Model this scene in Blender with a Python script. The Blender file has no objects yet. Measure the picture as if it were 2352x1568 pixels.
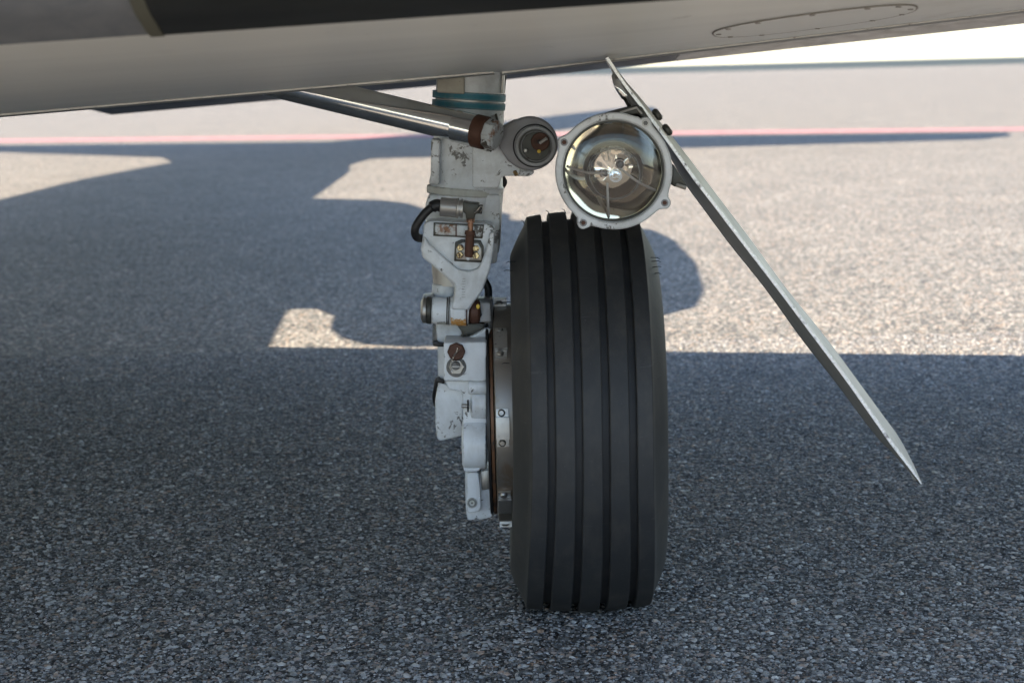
import bpy, bmesh, math, random
import numpy as np
from mathutils import Vector, Matrix
from mathutils.bvhtree import BVHTree
random.seed(7); rng = np.random.default_rng(7)
sc = bpy.context.scene
PI = math.pi

# ------------------------------------------------------------------ camera
FPX, CX, CY = 4047.0, 1176.0, 784.0          # focal length and centre in the 2352 px wide measuring frame
HC = 0.732                                    # camera height
DC = 2.4                                      # camera stands 2.4 m in front of the axle
PITCH = math.atan(624/FPX); ROLL = math.radians(1.47)
cam_loc = Vector((0, -DC, HC))
f_ = Vector((0, math.cos(PITCH), -math.sin(PITCH)))
r0 = Vector((1, 0, 0)); u0 = r0.cross(f_)
R_ = r0*math.cos(ROLL) - u0*math.sin(ROLL)
U_ = r0*math.sin(ROLL) + u0*math.cos(ROLL)
cam = bpy.data.cameras.new('camera'); co = bpy.data.objects.new('camera', cam)
sc.collection.objects.link(co); sc.camera = co
m = Matrix.Identity(4)
for i in range(3):
    m[i][0] = R_[i]; m[i][1] = U_[i]; m[i][2] = -f_[i]; m[i][3] = cam_loc[i]
co.matrix_world = m
cam.sensor_width = 36; cam.lens = 36*FPX/2352
cam.clip_start = 0.05; cam.clip_end = 9000
cam.dof.use_dof = True; cam.dof.focus_distance = 2.28; cam.dof.aperture_fstop = 8.5

# ------------------------------------------------------------------ world, sun, exposure
SUND = Vector((0.50, 0.25, -1.0)).normalized()     # direction the light travels
elev = math.asin(-SUND.z); azim = math.atan2(-SUND.x, -SUND.y)
w = bpy.data.worlds.new('World'); sc.world = w; w.use_nodes = True
nt = w.node_tree; bg = nt.nodes['Background']
sky = nt.nodes.new('ShaderNodeTexSky'); sky.sky_type = 'NISHITA'; sky.sun_disc = False
sky.sun_elevation = elev; sky.sun_rotation = azim; sky.air_density = 1.0; sky.dust_density = 0.4; sky.ozone_density = 1.0
nt.links.new(sky.outputs[0], bg.inputs[0]); bg.inputs[1].default_value = 0.138
sl = bpy.data.lights.new('sun', 'SUN'); sl.energy = 5.0; sl.angle = math.radians(0.53); sl.color = (1, .90, .76)
so = bpy.data.objects.new('sun', sl); sc.collection.objects.link(so)
so.rotation_mode = 'QUATERNION'; so.rotation_quaternion = SUND.to_track_quat('-Z', 'Y'); so.location = (0, 0, 30)
sc.view_settings.view_transform = 'Standard'; sc.view_settings.look = 'None'
sc.view_settings.exposure = 1.6; sc.view_settings.gamma = 1.0
try: sc.view_settings.use_curve_mapping = False
except Exception: pass

# ------------------------------------------------------------------ measuring helpers
def ray(px, py):
    return (f_*FPX + R_*(px-CX) - U_*(py-CY)).normalized()
def V(px, py, Y=0.0):
    d = ray(px, py); t = (Y-cam_loc.y)/d.y
    return cam_loc + d*t
def G(px, py, z=0.0):
    d = ray(px, py); t = (z-cam_loc.z)/d.z
    return cam_loc + d*t
PXM = DC/FPX                                   # metres per measuring pixel near the leg

# ------------------------------------------------------------------ materials
def new_mat(name):
    m = bpy.data.materials.new(name); m.use_nodes = True
    nt = m.node_tree; return m, nt, nt.nodes['Principled BSDF']
def N(nt, typ, **kw):
    n = nt.nodes.new(typ)
    for k, v in kw.items():
        if k in n.inputs: n.inputs[k].default_value = v
        else: setattr(n, k, v)
    return n
def ramp(nt, fac, stops):
    r = nt.nodes.new('ShaderNodeValToRGB'); e = r.color_ramp.elements
    while len(e) < len(stops): e.new(.5)
    for i, (p, c) in enumerate(stops):
        e[i].position = p; e[i].color = (*c, 1) if len(c) == 3 else c
    nt.links.new(fac, r.inputs[0]); return r
def noise(nt, scale, detail=5, rough=.6, vec=None, dist=0):
    n = nt.nodes.new('ShaderNodeTexNoise'); n.inputs['Scale'].default_value = scale
    n.inputs['Detail'].default_value = detail; n.inputs['Roughness'].default_value = rough
    n.inputs['Distortion'].default_value = dist
    if vec is not None: nt.links.new(vec, n.inputs['Vector'])
    return n
def objco(nt, scale=(1, 1, 1), loc=(0, 0, 0)):
    t = nt.nodes.new('ShaderNodeTexCoord'); mp = nt.nodes.new('ShaderNodeMapping')
    mp.inputs['Scale'].default_value = scale; mp.inputs['Location'].default_value = loc
    nt.links.new(t.outputs['Object'], mp.inputs['Vector']); return mp.outputs[0]
def mixc(nt, fac, a, b):
    mx = nt.nodes.new('ShaderNodeMix'); mx.data_type = 'RGBA'
    for s, v in ((6, a), (7, b)):
        if isinstance(v, tuple): mx.inputs[s].default_value = (*v, 1)
        else: nt.links.new(v, mx.inputs[s])
    if isinstance(fac, float): mx.inputs[0].default_value = fac
    else: nt.links.new(fac, mx.inputs[0])
    return mx.outputs[2]
def bump(nt, bs, h, strength=.3, dist=.001):
    b = nt.nodes.new('ShaderNodeBump'); b.inputs['Strength'].default_value = strength
    b.inputs['Distance'].default_value = dist
    nt.links.new(h, b.inputs['Height']); nt.links.new(b.outputs[0], bs.inputs['Normal'])

def worn_paint(name, col, grime=(.17, .15, .12), chip=(.15, .147, .142), chip_at=.615, rough=.36, rust=0.0, grime_amt=.6):
    m, nt, bs = new_mat(name); v = objco(nt)
    g = noise(nt, 16, 8, .65, v, .4); gr = ramp(nt, g.outputs[0], [(.42, (0, 0, 0)), (.75, (grime_amt,)*3)])
    c = mixc(nt, gr.outputs[0], col, grime)
    st = noise(nt, 1, 5, .6, objco(nt, (60, 60, 9)), .2); sr = ramp(nt, st.outputs[0], [(.55, (0, 0, 0)), (.8, (.35,)*3)])
    c = mixc(nt, sr.outputs[0], c, (.30, .28, .24))
    k_ = noise(nt, 75, 9, .72, v, .6); kb = noise(nt, 13, 4, .6, objco(nt, (1, 1, 1), (5, 3, 1)))
    k = nt.nodes.new('ShaderNodeMath'); k.operation = 'MULTIPLY_ADD'; nt.links.new(kb.outputs[0], k.inputs[0]); k.inputs[1].default_value = .75
    k2 = nt.nodes.new('ShaderNodeMath'); k2.operation = 'SUBTRACT'; nt.links.new(k_.outputs[0], k2.inputs[0]); k2.inputs[1].default_value = .375; nt.links.new(k2.outputs[0], k.inputs[2])
    kr = ramp(nt, k.outputs[0], [(chip_at, (0, 0, 0)), (chip_at+.012, (1, 1, 1))])
    c = mixc(nt, kr.outputs[0], c, chip)
    be = nt.nodes.new('ShaderNodeBevel'); be.samples = 4; be.inputs['Radius'].default_value = .0035
    ge = nt.nodes.new('ShaderNodeNewGeometry'); dt = nt.nodes.new('ShaderNodeVectorMath'); dt.operation = 'DOT_PRODUCT'
    nt.links.new(be.outputs[0], dt.inputs[0]); nt.links.new(ge.outputs['Normal'], dt.inputs[1])
    en = noise(nt, 130, 6, .7, v); ma = nt.nodes.new('ShaderNodeMath'); ma.operation = 'MULTIPLY_ADD'
    nt.links.new(dt.outputs['Value'], ma.inputs[0]); ma.inputs[1].default_value = -2.2; nt.links.new(en.outputs[0], ma.inputs[2])
    er = ramp(nt, ma.outputs[0], [(0, (0, 0, 0)), (.03, (.8,)*3)]); er.color_ramp.elements[0].position = .0
    sh = nt.nodes.new('ShaderNodeMath'); sh.operation = 'ADD'; nt.links.new(ma.outputs[0], sh.inputs[0]); sh.inputs[1].default_value = 1.52
    nt.links.new(sh.outputs[0], er.inputs[0])
    c = mixc(nt, er.outputs[0], c, chip)
    if rust > 0:
        rn = noise(nt, 34, 7, .7, objco(nt, (1, 1, 1), (3, 1, 7))); rr = ramp(nt, rn.outputs[0], [(.62-rust*.2, (0, 0, 0)), (.70-rust*.2, (.9,)*3)])
        c = mixc(nt, rr.outputs[0], c, (.20, .075, .02))
    nt.links.new(c, bs.inputs['Base Color'])
    rr = ramp(nt, g.outputs[0], [(.3, (rough-.08,)*3), (.8, (rough+.25,)*3)]); nt.links.new(rr.outputs[0], bs.inputs['Roughness'])
    fine = noise(nt, 260, 4, .6, v); bump(nt, bs, fine.outputs[0], .12, .0008)
    return m
def metal(name, col, rough=.25, metallic=1.0, spot=None, spot_at=.6, scale=40, bumpy=.1):
    m, nt, bs = new_mat(name); v = objco(nt)
    g = noise(nt, scale, 7, .65, v, .3)
    if spot:
        gr = ramp(nt, g.outputs[0], [(spot_at, (0, 0, 0)), (spot_at+.1, (1, 1, 1))])
        nt.links.new(mixc(nt, gr.outputs[0], col, spot), bs.inputs['Base Color'])
    else:
        gr = ramp(nt, g.outputs[0], [(.3, tuple(.8*x for x in col)), (.7, col)]); nt.links.new(gr.outputs[0], bs.inputs['Base Color'])
    bs.inputs['Metallic'].default_value = metallic
    rr = ramp(nt, g.outputs[0], [(.3, (max(.02, rough-.06),)*3), (.75, (rough+.12,)*3)]); nt.links.new(rr.outputs[0], bs.inputs['Roughness'])
    bump(nt, bs, noise(nt, 300, 4, .6, v).outputs[0], bumpy, .0006)
    return m
MT = {}
MT['white'] = worn_paint('aged_white_paint', (.71, .745, .785), chip_at=.632)
MT['white_rust'] = worn_paint('aged_white_paint_rusty', (.56, .60, .63), chip_at=.55, rust=.25, chip=(.06, .05, .04))
MT['white_clean'] = worn_paint('cleaner_white_paint', (.74, .775, .815), chip_at=.645, grime_amt=.25)
MT['beige'] = worn_paint('stained_beige_paint', (.42, .40, .34), chip_at=.64, grime_amt=.6)
MT['grey'] = worn_paint('grey_enamel', (.26, .26, .285), chip=(.04, .04, .04), chip_at=.68, rough=.42)
MT['midgrey'] = worn_paint('mid_grey_enamel', (.30, .31, .33), chip=(.08, .08, .08), chip_at=.66)
MT['band'] = worn_paint('pale_strap', (.52, .53, .50), chip_at=.76, rough=.5)
MT['teal'] = worn_paint('teal_strap', (.025, .19, .27), grime=(.05, .13, .13), chip=(.35, .38, .38), chip_at=.76, rough=.5)
MT['silver'] = metal('bare_silver', (.52, .51, .49), .48, spot=(.22, .2, .18), spot_at=.62, scale=120)
MT['chrome'] = metal('polished_chrome', (.82, .82, .81), .06, scale=9, bumpy=.01)
MT['shield'] = metal('heat_tinted_steel', (.30, .275, .245), .42, .8, spot=(.26, .20, .15), spot_at=.55, scale=22)
MT['steel'] = metal('dull_steel', (.40, .39, .37), .42, spot=(.16, .12, .09), spot_at=.6, scale=60)
MT['darksteel'] = metal('dark_steel', (.13, .13, .13), .45, .7, spot=(.05, .04, .035), spot_at=.55, scale=80)
MT['rust'] = metal('brown_rust', (.085, .036, .022), .62, .15, spot=(.05, .024, .016), spot_at=.56, scale=90, bumpy=.5)
MT['rustdisc'] = metal('rusty_brake_disc', (.17, .085, .045), .5, .4, spot=(.05, .035, .03), spot_at=.5, scale=60, bumpy=.4)
MT['brass'] = metal('cadmium_bolt', (.42, .30, .15), .28, spot=(.05, .03, .02), spot_at=.46, scale=160)
MT['coppery'] = metal('coppery_rod', (.30, .16, .10), .4, .6, spot=(.07, .04, .03), spot_at=.5, scale=120)
MT['black'] = metal('black_plastic', (.012, .012, .014), .45, 0)
MT['sensor'] = metal('sensor_can', (.34, .33, .32), .4, .6, spot=(.2, .16, .1), spot_at=.66, scale=90)
MT['darkgun'] = metal('greasy_fitting', (.055, .055, .048), .42, .4, spot=(.14, .13, .11), spot_at=.6, scale=150)
MT['doorpaint'] = metal('door_grey_paint', (.34, .335, .32), .4, .15, spot=(.33, .32, .30), spot_at=.55, scale=20)
MT['dooredge'] = metal('worn_door_edge', (.93, .94, .96), .25, .3, spot=(.22, .22, .24), spot_at=.56, scale=90)
MT['yellow'] = metal('yellow_mark', (.75, .52, .06), .5, 0)
MT['orange'] = metal('orange_grease', (.50, .24, .05), .5, 0, spot=(.6, .55, .45), spot_at=.5, scale=150)
MT['wire'] = metal('lock_wire', (.62, .6, .58), .3)

def rubber():
    m, nt, bs = new_mat('tyre_rubber'); v = objco(nt)
    g = noise(nt, 9, 8, .6, v, .5); c = ramp(nt, g.outputs[0], [(.3, (.017, .0178, .019)), (.75, (.031, .0318, .0335))]).outputs[0]
    s = noise(nt, 420, 3, .7, v); sr = ramp(nt, s.outputs[0], [(.70, (0, 0, 0)), (.74, (.8,)*3)])
    c = mixc(nt, sr.outputs[0], c, (.14, .14, .14))
    d = noise(nt, 38, 8, .7, objco(nt, (1, 1, .5), (2, 5, 1))); dr = ramp(nt, d.outputs[0], [(.47, (0, 0, 0)), (.72, (.45,)*3)])
    c = mixc(nt, dr.outputs[0], c, (.068, .060, .052))
    sc1 = noise(nt, 1, 6, .7, objco(nt, (14, 14, 160), (2, 1, 3)), .5); sc2 = ramp(nt, sc1.outputs[0], [(.64, (0, 0, 0)), (.70, (.5,)*3)])
    c = mixc(nt, sc2.outputs[0], c, (.085, .083, .08))
    nt.links.new(c, bs.inputs['Base Color']); bs.inputs['Roughness'].default_value = .62
    bump(nt, bs, noise(nt, 500, 5, .7, v).outputs[0], .25, .0006)
    return m
MT['rubber'] = rubber()

def boot_mat():
    m, nt, bs = new_mat('deice_boot_rubber'); v = objco(nt)
    g = noise(nt, 6, 6, .6, objco(nt, (.6, 2, 6)), .5)
    nt.links.new(ramp(nt, g.outputs[0], [(.35, (.010, .011, .011)), (.72, (.022, .024, .023)), (.78, (.07, .075, .07))]).outputs[0], bs.inputs['Base Color'])
    bs.inputs['Roughness'].default_value = .42; bump(nt, bs, g.outputs[0], .2, .004); return m
MT['boot'] = boot_mat()
def le_mat():
    m, nt, bs = new_mat('dull_leading_edge_metal'); v = objco(nt)
    g = noise(nt, 22, 8, .7, v, .6)
    nt.links.new(ramp(nt, g.outputs[0], [(.3, (.17, .185, .21)), (.7, (.25, .26, .28))]).outputs[0], bs.inputs['Base Color'])
    bs.inputs['Metallic'].default_value = .5; bs.inputs['Roughness'].default_value = .5; bump(nt, bs, g.outputs[0], .3, .002); return m
MT['lemetal'] = le_mat()
MT['olive'] = metal('olive_edge_sealant', (.085, .085, .065), .6, 0, scale=50)

def wing_paint():
    m, nt, bs = new_mat('wing_paint')
    g = noise(nt, 1, 7, .6, objco(nt, (1.3, 7, 4)), .6)
    c = ramp(nt, g.outputs[0], [(.3, (.67, .69, .68)), (.7, (.77, .79, .775))]).outputs[0]
    s = noise(nt, 1, 6, .65, objco(nt, (5, 1.2, 3), (4, 2, 0)), .3)
    sr = ramp(nt, s.outputs[0], [(.60, (0, 0, 0)), (.74, (.35,)*3)])
    c = mixc(nt, sr.outputs[0], c, (.30, .27, .22))
    k = noise(nt, 11, 6, .6, objco(nt, (1, .45, 1), (1, 7, 2)), .4); kr = ramp(nt, k.outputs[0], [(.70, (0, 0, 0)), (.75, (.5,)*3)])
    c = mixc(nt, kr.outputs[0], c, (.22, .21, .20))
    nt.links.new(c, bs.inputs['Base Color'])
    bs.inputs['Roughness'].default_value = .38; bs.inputs['Specular IOR Level'].default_value = .3
    wv = noise(nt, 1, 3, .5, objco(nt, (2.4, 3.5, 2)), .2); bump(nt, bs, wv.outputs[0], .10, .02)
    return m
MT['wing'] = wing_paint()
MT['paneltrim'] = metal('panel_gap_sealant', (.30, .27, .24), .6, 0)
MT['flapshade'] = worn_paint('blue_grey_flap_shade', (.085, .105, .145), grime=(.07, .08, .10), chip_at=.8, rough=.5, grime_amt=.3)  # blue-grey shade on the inboard flap, put into its base colour
MT['flap'] = worn_paint('flap_paint', (.30, .31, .33), chip_at=.8, rough=.32)
MT['fus'] = worn_paint('fuselage_paint', (.7, .7, .7), chip_at=.9, rough=.3)

def ground_mat():
    m, nt, bs = new_mat('asphalt')
    v = objco(nt)
    wob = noise(nt, 60, 3, .6, v)
    va = nt.nodes.new('ShaderNodeVectorMath'); va.operation = 'MULTIPLY_ADD'
    nt.links.new(wob.outputs[1], va.inputs[0]); va.inputs[1].default_value = (.004, .004, 0); nt.links.new(v, va.inputs[2])
    def stones(scale):
        vo = nt.nodes.new('ShaderNodeTexVoronoi'); vo.feature = 'F1'; vo.inputs['Scale'].default_value = scale
        nt.links.new(va.outputs[0], vo.inputs['Vector']); 
        sep = nt.nodes.new('ShaderNodeSeparateColor'); nt.links.new(vo.outputs['Color'], sep.inputs[0])
        return vo, sep
    v1, s1 = stones(150.0); v2, s2 = stones(70.0)
    pal = [(0, (.035, .034, .033)), (.25, (.09, .088, .084)), (.5, (.20, .196, .186)), (.72, (.36, .35, .325)), (.84, (.34, .24, .17)), (.92, (.56, .54, .50)), (1, (.22, .16, .13))]
    c1 = ramp(nt, s1.outputs[0], pal).outputs[0]; c2 = ramp(nt, s2.outputs[1], pal).outputs[0]
    big = nt.nodes.new('ShaderNodeMath'); big.operation = 'GREATER_THAN'; nt.links.new(s2.outputs[0], big.inputs[0]); big.inputs[1].default_value = .62
    c = mixc(nt, big.outputs[0], c1, c2)
    # bitumen in the joints between stones
    j = ramp(nt, v1.outputs['Distance'], [(.35, (0, 0, 0)), (.75, (1, 1, 1))])
    c = mixc(nt, j.outputs[0], c, (.022, .022, .023))
    # beyond the reach of the lens the stones average out to pale worn concrete-grey
    lg = noise(nt, 1.6, 9, .72, v, .5); lr = ramp(nt, lg.outputs[0], [(.3, (.95, .905, .83)), (.7, (1.32, 1.255, 1.145))])
    mu = nt.nodes.new('ShaderNodeMix'); mu.data_type = 'RGBA'; mu.blend_type = 'MULTIPLY'; mu.inputs[0].default_value = 1
    nt.links.new(c, mu.inputs[6]); nt.links.new(lr.outputs[0], mu.inputs[7]); c = mu.outputs[2]
    nt.links.new(c, bs.inputs['Base Color'])
    bs.inputs['Roughness'].default_value = .7; bs.inputs['Specular IOR Level'].default_value = .22
    hm = nt.nodes.new('ShaderNodeMath'); hm.operation = 'SUBTRACT'; hm.inputs[0].default_value = 1; nt.links.new(v1.outputs['Distance'], hm.inputs[1])
    bump(nt, bs, hm.outputs[0], .8, .004)
    return m
MT['ground'] = ground_mat()
def far_mat(name, a, b, sc_):
    m, nt, bs = new_mat(name); g = noise(nt, sc_, 7, .65, objco(nt))
    nt.links.new(ramp(nt, g.outputs[0], [(.35, a), (.65, b)]).outputs[0], bs.inputs['Base Color']); bs.inputs['Roughness'].default_value = .9
    return m
MT['red'] = far_mat('worn_red_paint', (.24, .095, .095), (.27, .15, .145), 5)
MT['grass'] = far_mat('grass', (.008, .013, .012), (.014, .02, .016), .3)

# ------------------------------------------------------------------ mesh helpers
C = sc.collection
def finish(o, bm, mat, smooth=35):
    me = o.data
    bmesh.ops.recalc_face_normals(bm, faces=bm.faces)
    bm.to_mesh(me); bm.free()
    if smooth:
        me.polygons.foreach_set('use_smooth', [True]*len(me.polygons))
        me.set_sharp_from_angle(angle=math.radians(smooth))
    me.materials.append(mat)
def obj(name, bm, mat, parent=None, label=None, smooth=35):
    o = bpy.data.objects.new(name, bpy.data.meshes.new(name)); C.objects.link(o)
    finish(o, bm, MT[mat] if isinstance(mat, str) else mat, smooth)
    if parent: o.parent = parent
    if label: o['label'] = label
    return o
def struct(name, bm, mat, smooth=None):
    o = obj(name, bm, mat, None, None, smooth); o['kind'] = 'structure'; return o
def frame(axis):
    a = axis.normalized(); t = Vector((0, 0, 1)) if abs(a.z) < .9 else Vector((0, 1, 0))
    u = a.cross(t).normalized(); return a, u, a.cross(u).normalized()
def lathe(bm, p0, p1, prof, n=40, caps=True, squash=1.0):
    """prof: list of (t, r): t 0..1 along p0->p1, r metres"""
    p0 = Vector(p0); p1 = Vector(p1); a, u, v = frame(p1-p0); rings = []
    for t, r in prof:
        c = p0+(p1-p0)*t
        rings.append([bm.verts.new(c+(u*math.cos(2*PI*k/n)+v*math.sin(2*PI*k/n)*squash)*max(r, 1e-5)) for k in range(n)])
    for A, B in zip(rings[:-1], rings[1:]):
        for k in range(n): bm.faces.new((A[k], A[(k+1) % n], B[(k+1) % n], B[k]))
    if caps:
        bm.faces.new(rings[0][::-1]); bm.faces.new(rings[-1])
    return bm
def cyl(p0, p1, r, n=32, bev=.0012, r1=None):
    L = (Vector(p1)-Vector(p0)).length; b = min(bev/L, .3) if L > 0 else .1; r1 = r if r1 is None else r1
    return lathe(bmesh.new(), p0, p1, [(0, r-bev), (b, r), (1-b, r1), (1, r1-bev)], n)
def tube(pts, r, n=14, bm=None):
    bm = bm or bmesh.new(); pts = [Vector(p) for p in pts]; rings = []; u = None
    for i, p in enumerate(pts):
        d = (pts[min(i+1, len(pts)-1)]-pts[max(i-1, 0)]).normalized()
        if u is None: a, u, v = frame(d)
        u = (u-d*u.dot(d)).normalized(); v = d.cross(u)
        rr = r[i] if isinstance(r, (list, tuple)) else r
        rings.append([bm.verts.new(p+(u*math.cos(2*PI*k/n)+v*math.sin(2*PI*k/n))*rr) for k in range(n)])
    for A, B in zip(rings[:-1], rings[1:]):
        for k in range(n): bm.faces.new((A[k], A[(k+1) % n], B[(k+1) % n], B[k]))
    bm.faces.new(rings[0][::-1]); bm.faces.new(rings[-1]); return bm
def curve(pts, n=8):
    """Catmull-Rom through pts"""
    pts = [Vector(p) for p in pts]; out = []
    P = [pts[0]*2-pts[1]]+pts+[pts[-1]*2-pts[-2]]
    for i in range(1, len(P)-2):
        for k in range(n):
            t = k/n; a, b, c, d = P[i-1], P[i], P[i+1], P[i+2]
            out.append(.5*((2*b)+(c-a)*t+(2*a-5*b+4*c-d)*t*t+(3*b-a-3*c+d)*t**3))
    out.append(pts[-1]); return out
def prism(px, Y, depth, bev=.002, seg=2, bm=None, round_px=None):
    """outline px list at plane Y (front face), extruded away from the camera by depth"""
    own = bm is None; bm = bm or bmesh.new()
    if round_px: px = roundpoly(px, round_px)
    fr = [bm.verts.new(V(x, y, Y)) for x, y in px]
    bk = [bm.verts.new(v.co+Vector((0, depth, 0))) for v in fr]
    fs = [bm.faces.new(fr), bm.faces.new(bk[::-1])]
    n = len(px)
    for k in range(n): fs.append(bm.faces.new((fr[k], bk[k], bk[(k+1) % n], fr[(k+1) % n])))
    bmesh.ops.recalc_face_normals(bm, faces=bm.faces)
    if bev and own:
        es = set(fs[0].edges)
        ed = [e for e in bm.edges if e in es or (len(e.link_faces) == 2 and e.calc_face_angle(0) > .5)]
        bmesh.ops.bevel(bm, geom=ed, offset=bev, segments=seg, profile=.5, affect='EDGES', clamp_overlap=True)
    return bm
def roundpoly(px, r):
    out = []; n = len(px)
    for i in range(n):
        p = Vector(px[i]); a = Vector(px[i-1]); b = Vector(px[(i+1) % n])
        da, db = (a-p), (b-p); ra = min(r, da.length*.45); rb = min(r, db.length*.45)
        A = p+da.normalized()*ra; B = p+db.normalized()*rb
        for k in range(5):
            t = k/4; out.append(tuple((1-t)**2*A+2*t*(1-t)*p+t*t*B))
    return out
def box(x0, y0, x1, y1, Y, depth, bev=.002):
    return prism([(x0, y0), (x1, y0), (x1, y1), (x0, y1)], Y, depth, bev)
def circ(cx, cy, r, n=32, ry=None, a0=0):
    ry = ry or r; return [(cx+r*math.cos(2*PI*k/n+a0), cy+ry*math.sin(2*PI*k/n+a0)) for k in range(n)]
def loft(rows, closed=False, bm=None, caps=False):
    bm = bm or bmesh.new(); vs = [[bm.verts.new(p) for p in r] for r in rows]
    for A, B in zip(vs[:-1], vs[1:]):
        m = len(A)
        for k in range(m if closed else m-1): bm.faces.new((A[k], A[(k+1) % m], B[(k+1) % m], B[k]))
    if caps: bm.faces.new(vs[0][::-1]); bm.faces.new(vs[-1])
    return bm
def sheet(pts, z):
    bm = bmesh.new(); bm.faces.new([bm.verts.new((p[0], p[1], z)) for p in pts]); return bm

# ------------------------------------------------------------------ the ground
bm = bmesh.new()
xs = [-6000, -60, 60, 6000]; ys = [-6000, -60, 60, 170]
g = [[bm.verts.new((x, y, 0)) for x in xs] for y in ys]
for i in range(3):
    for j in range(3): bm.faces.new((g[i][j], g[i][j+1], g[i+1][j+1], g[i+1][j]))
struct('apron', bm, 'ground')
struct('grass_field', sheet([(-7000, 170), (7000, 170), (7000, 8500), (-7000, 8500)], 0.004), 'grass')
a, b = G(0, 320), G(2352, 293); c2, d2 = G(2352, 301), G(0, 328)
def ext(p, q, k): return p+(p-q)*k
struct('red_line', sheet([ext(a, b, 1), ext(b, a, 1), ext(c2, d2, 1), ext(d2, c2, 1)], 0.004), 'red')

# aggregate stones standing out of the asphalt in the near, sharp part of the picture
def pebble_mat():
    m, nt, bs = new_mat('aggregate_stone')
    oi = nt.nodes.new('ShaderNodeObjectInfo')
    c = ramp(nt, oi.outputs['Random'], [(0, (.035, .035, .035)), (.3, (.09, .09, .088)), (.55, (.22, .218, .21)), (.78, (.42, .415, .40)), (.85, (.34, .23, .16)), (.90, (.60, .59, .56)), (1, (.17, .11, .09))]).outputs[0]
    nt.links.new(c, bs.inputs['Base Color']); bs.inputs['Roughness'].default_value = .36
    bump(nt, bs, noise(nt, 900, 4, .6, objco(nt)).outputs[0], .3, .0005)
    return m
def scatter():
    pts = []
    n = 200000
    Y = -0.62+2.9*rng.random(n*2)**1.35
    keep = rng.random(n*2) < 1.0; Y = Y[keep]
    X = (rng.random(len(Y))*2-1)*(Y+2.4)*.335
    # area grows with distance, so accept more of the far ones
    P = np.stack([X, Y, np.zeros(len(Y))], 1)[:230000]
    s = np.minimum(rng.lognormal(0, .5, len(P))*.0019, .0062)
    me = bpy.data.meshes.new('gravel'); me.from_pydata(P.tolist(), [], []); 
    at = me.attributes.new('size', 'FLOAT', 'POINT'); at.data.foreach_set('value', s.astype(np.float32))
    o = bpy.data.objects.new('gravel', me); C.objects.link(o)
    src = bpy.data.meshes.new('stone'); b = bmesh.new(); bmesh.ops.create_icosphere(b, subdivisions=1, radius=1)
    for v in b.verts: v.co *= random.uniform(.78, 1.15)
    b.to_mesh(src); b.free(); src.materials.append(pebble_mat())
    for p in src.polygons: p.use_smooth = False
    ng = bpy.data.node_groups.new('gravel_nodes', 'GeometryNodeTree')
    ng.interface.new_socket('Geometry', in_out='INPUT', socket_type='NodeSocketGeometry')
    ng.interface.new_socket('Geometry', in_out='OUTPUT', socket_type='NodeSocketGeometry')
    gi = ng.nodes.new('NodeGroupInput'); go = ng.nodes.new('NodeGroupOutput')
    so_ = bpy.data.objects.new('stone_shape', src)
    oi = ng.nodes.new('GeometryNodeObjectInfo'); oi.inputs['Object'].default_value = so_
    ip = ng.nodes.new('GeometryNodeInstanceOnPoints')
    rv = ng.nodes.new('FunctionNodeRandomValue'); rv.data_type = 'FLOAT_VECTOR'; rv.inputs[0].default_value = (-.25, -.25, 0); rv.inputs[1].default_value = (.25, .25, 6.28)
    sv = ng.nodes.new('FunctionNodeRandomValue'); sv.data_type = 'FLOAT_VECTOR'; sv.inputs[0].default_value = (.75, .65, .45); sv.inputs[1].default_value = (1.35, 1.1, .75); sv.inputs['Seed'].default_value = 5
    na = ng.nodes.new('GeometryNodeInputNamedAttribute'); na.data_type = 'FLOAT'; na.inputs[0].default_value = 'size'
    vm = ng.nodes.new('ShaderNodeVectorMath'); vm.operation = 'SCALE'
    L = ng.links.new
    L(gi.outputs[0], ip.inputs['Points']); L(oi.outputs['Geometry'], ip.inputs['Instance'])
    L(rv.outputs[0], ip.inputs['Rotation']); L(sv.outputs[0], vm.inputs[0]); L(na.outputs[0], vm.inputs['Scale']); L(vm.outputs[0], ip.inputs['Scale'])
    L(ip.outputs[0], go.inputs[0])
    md = o.modifiers.new('scatter', 'NODES'); md.node_group = ng
    o['kind'] = 'stuff'; o['label'] = 'small grey and brown stones standing out of the shaded asphalt'; o['category'] = 'gravel'
scatter()

# ------------------------------------------------------------------ the airplane
plane = bpy.data.objects.new('airplane', None); C.objects.link(plane)
plane['label'] = 'white jet airplane seen at its main wheel, brake and round landing light'
plane['category'] = 'airplane'

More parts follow.
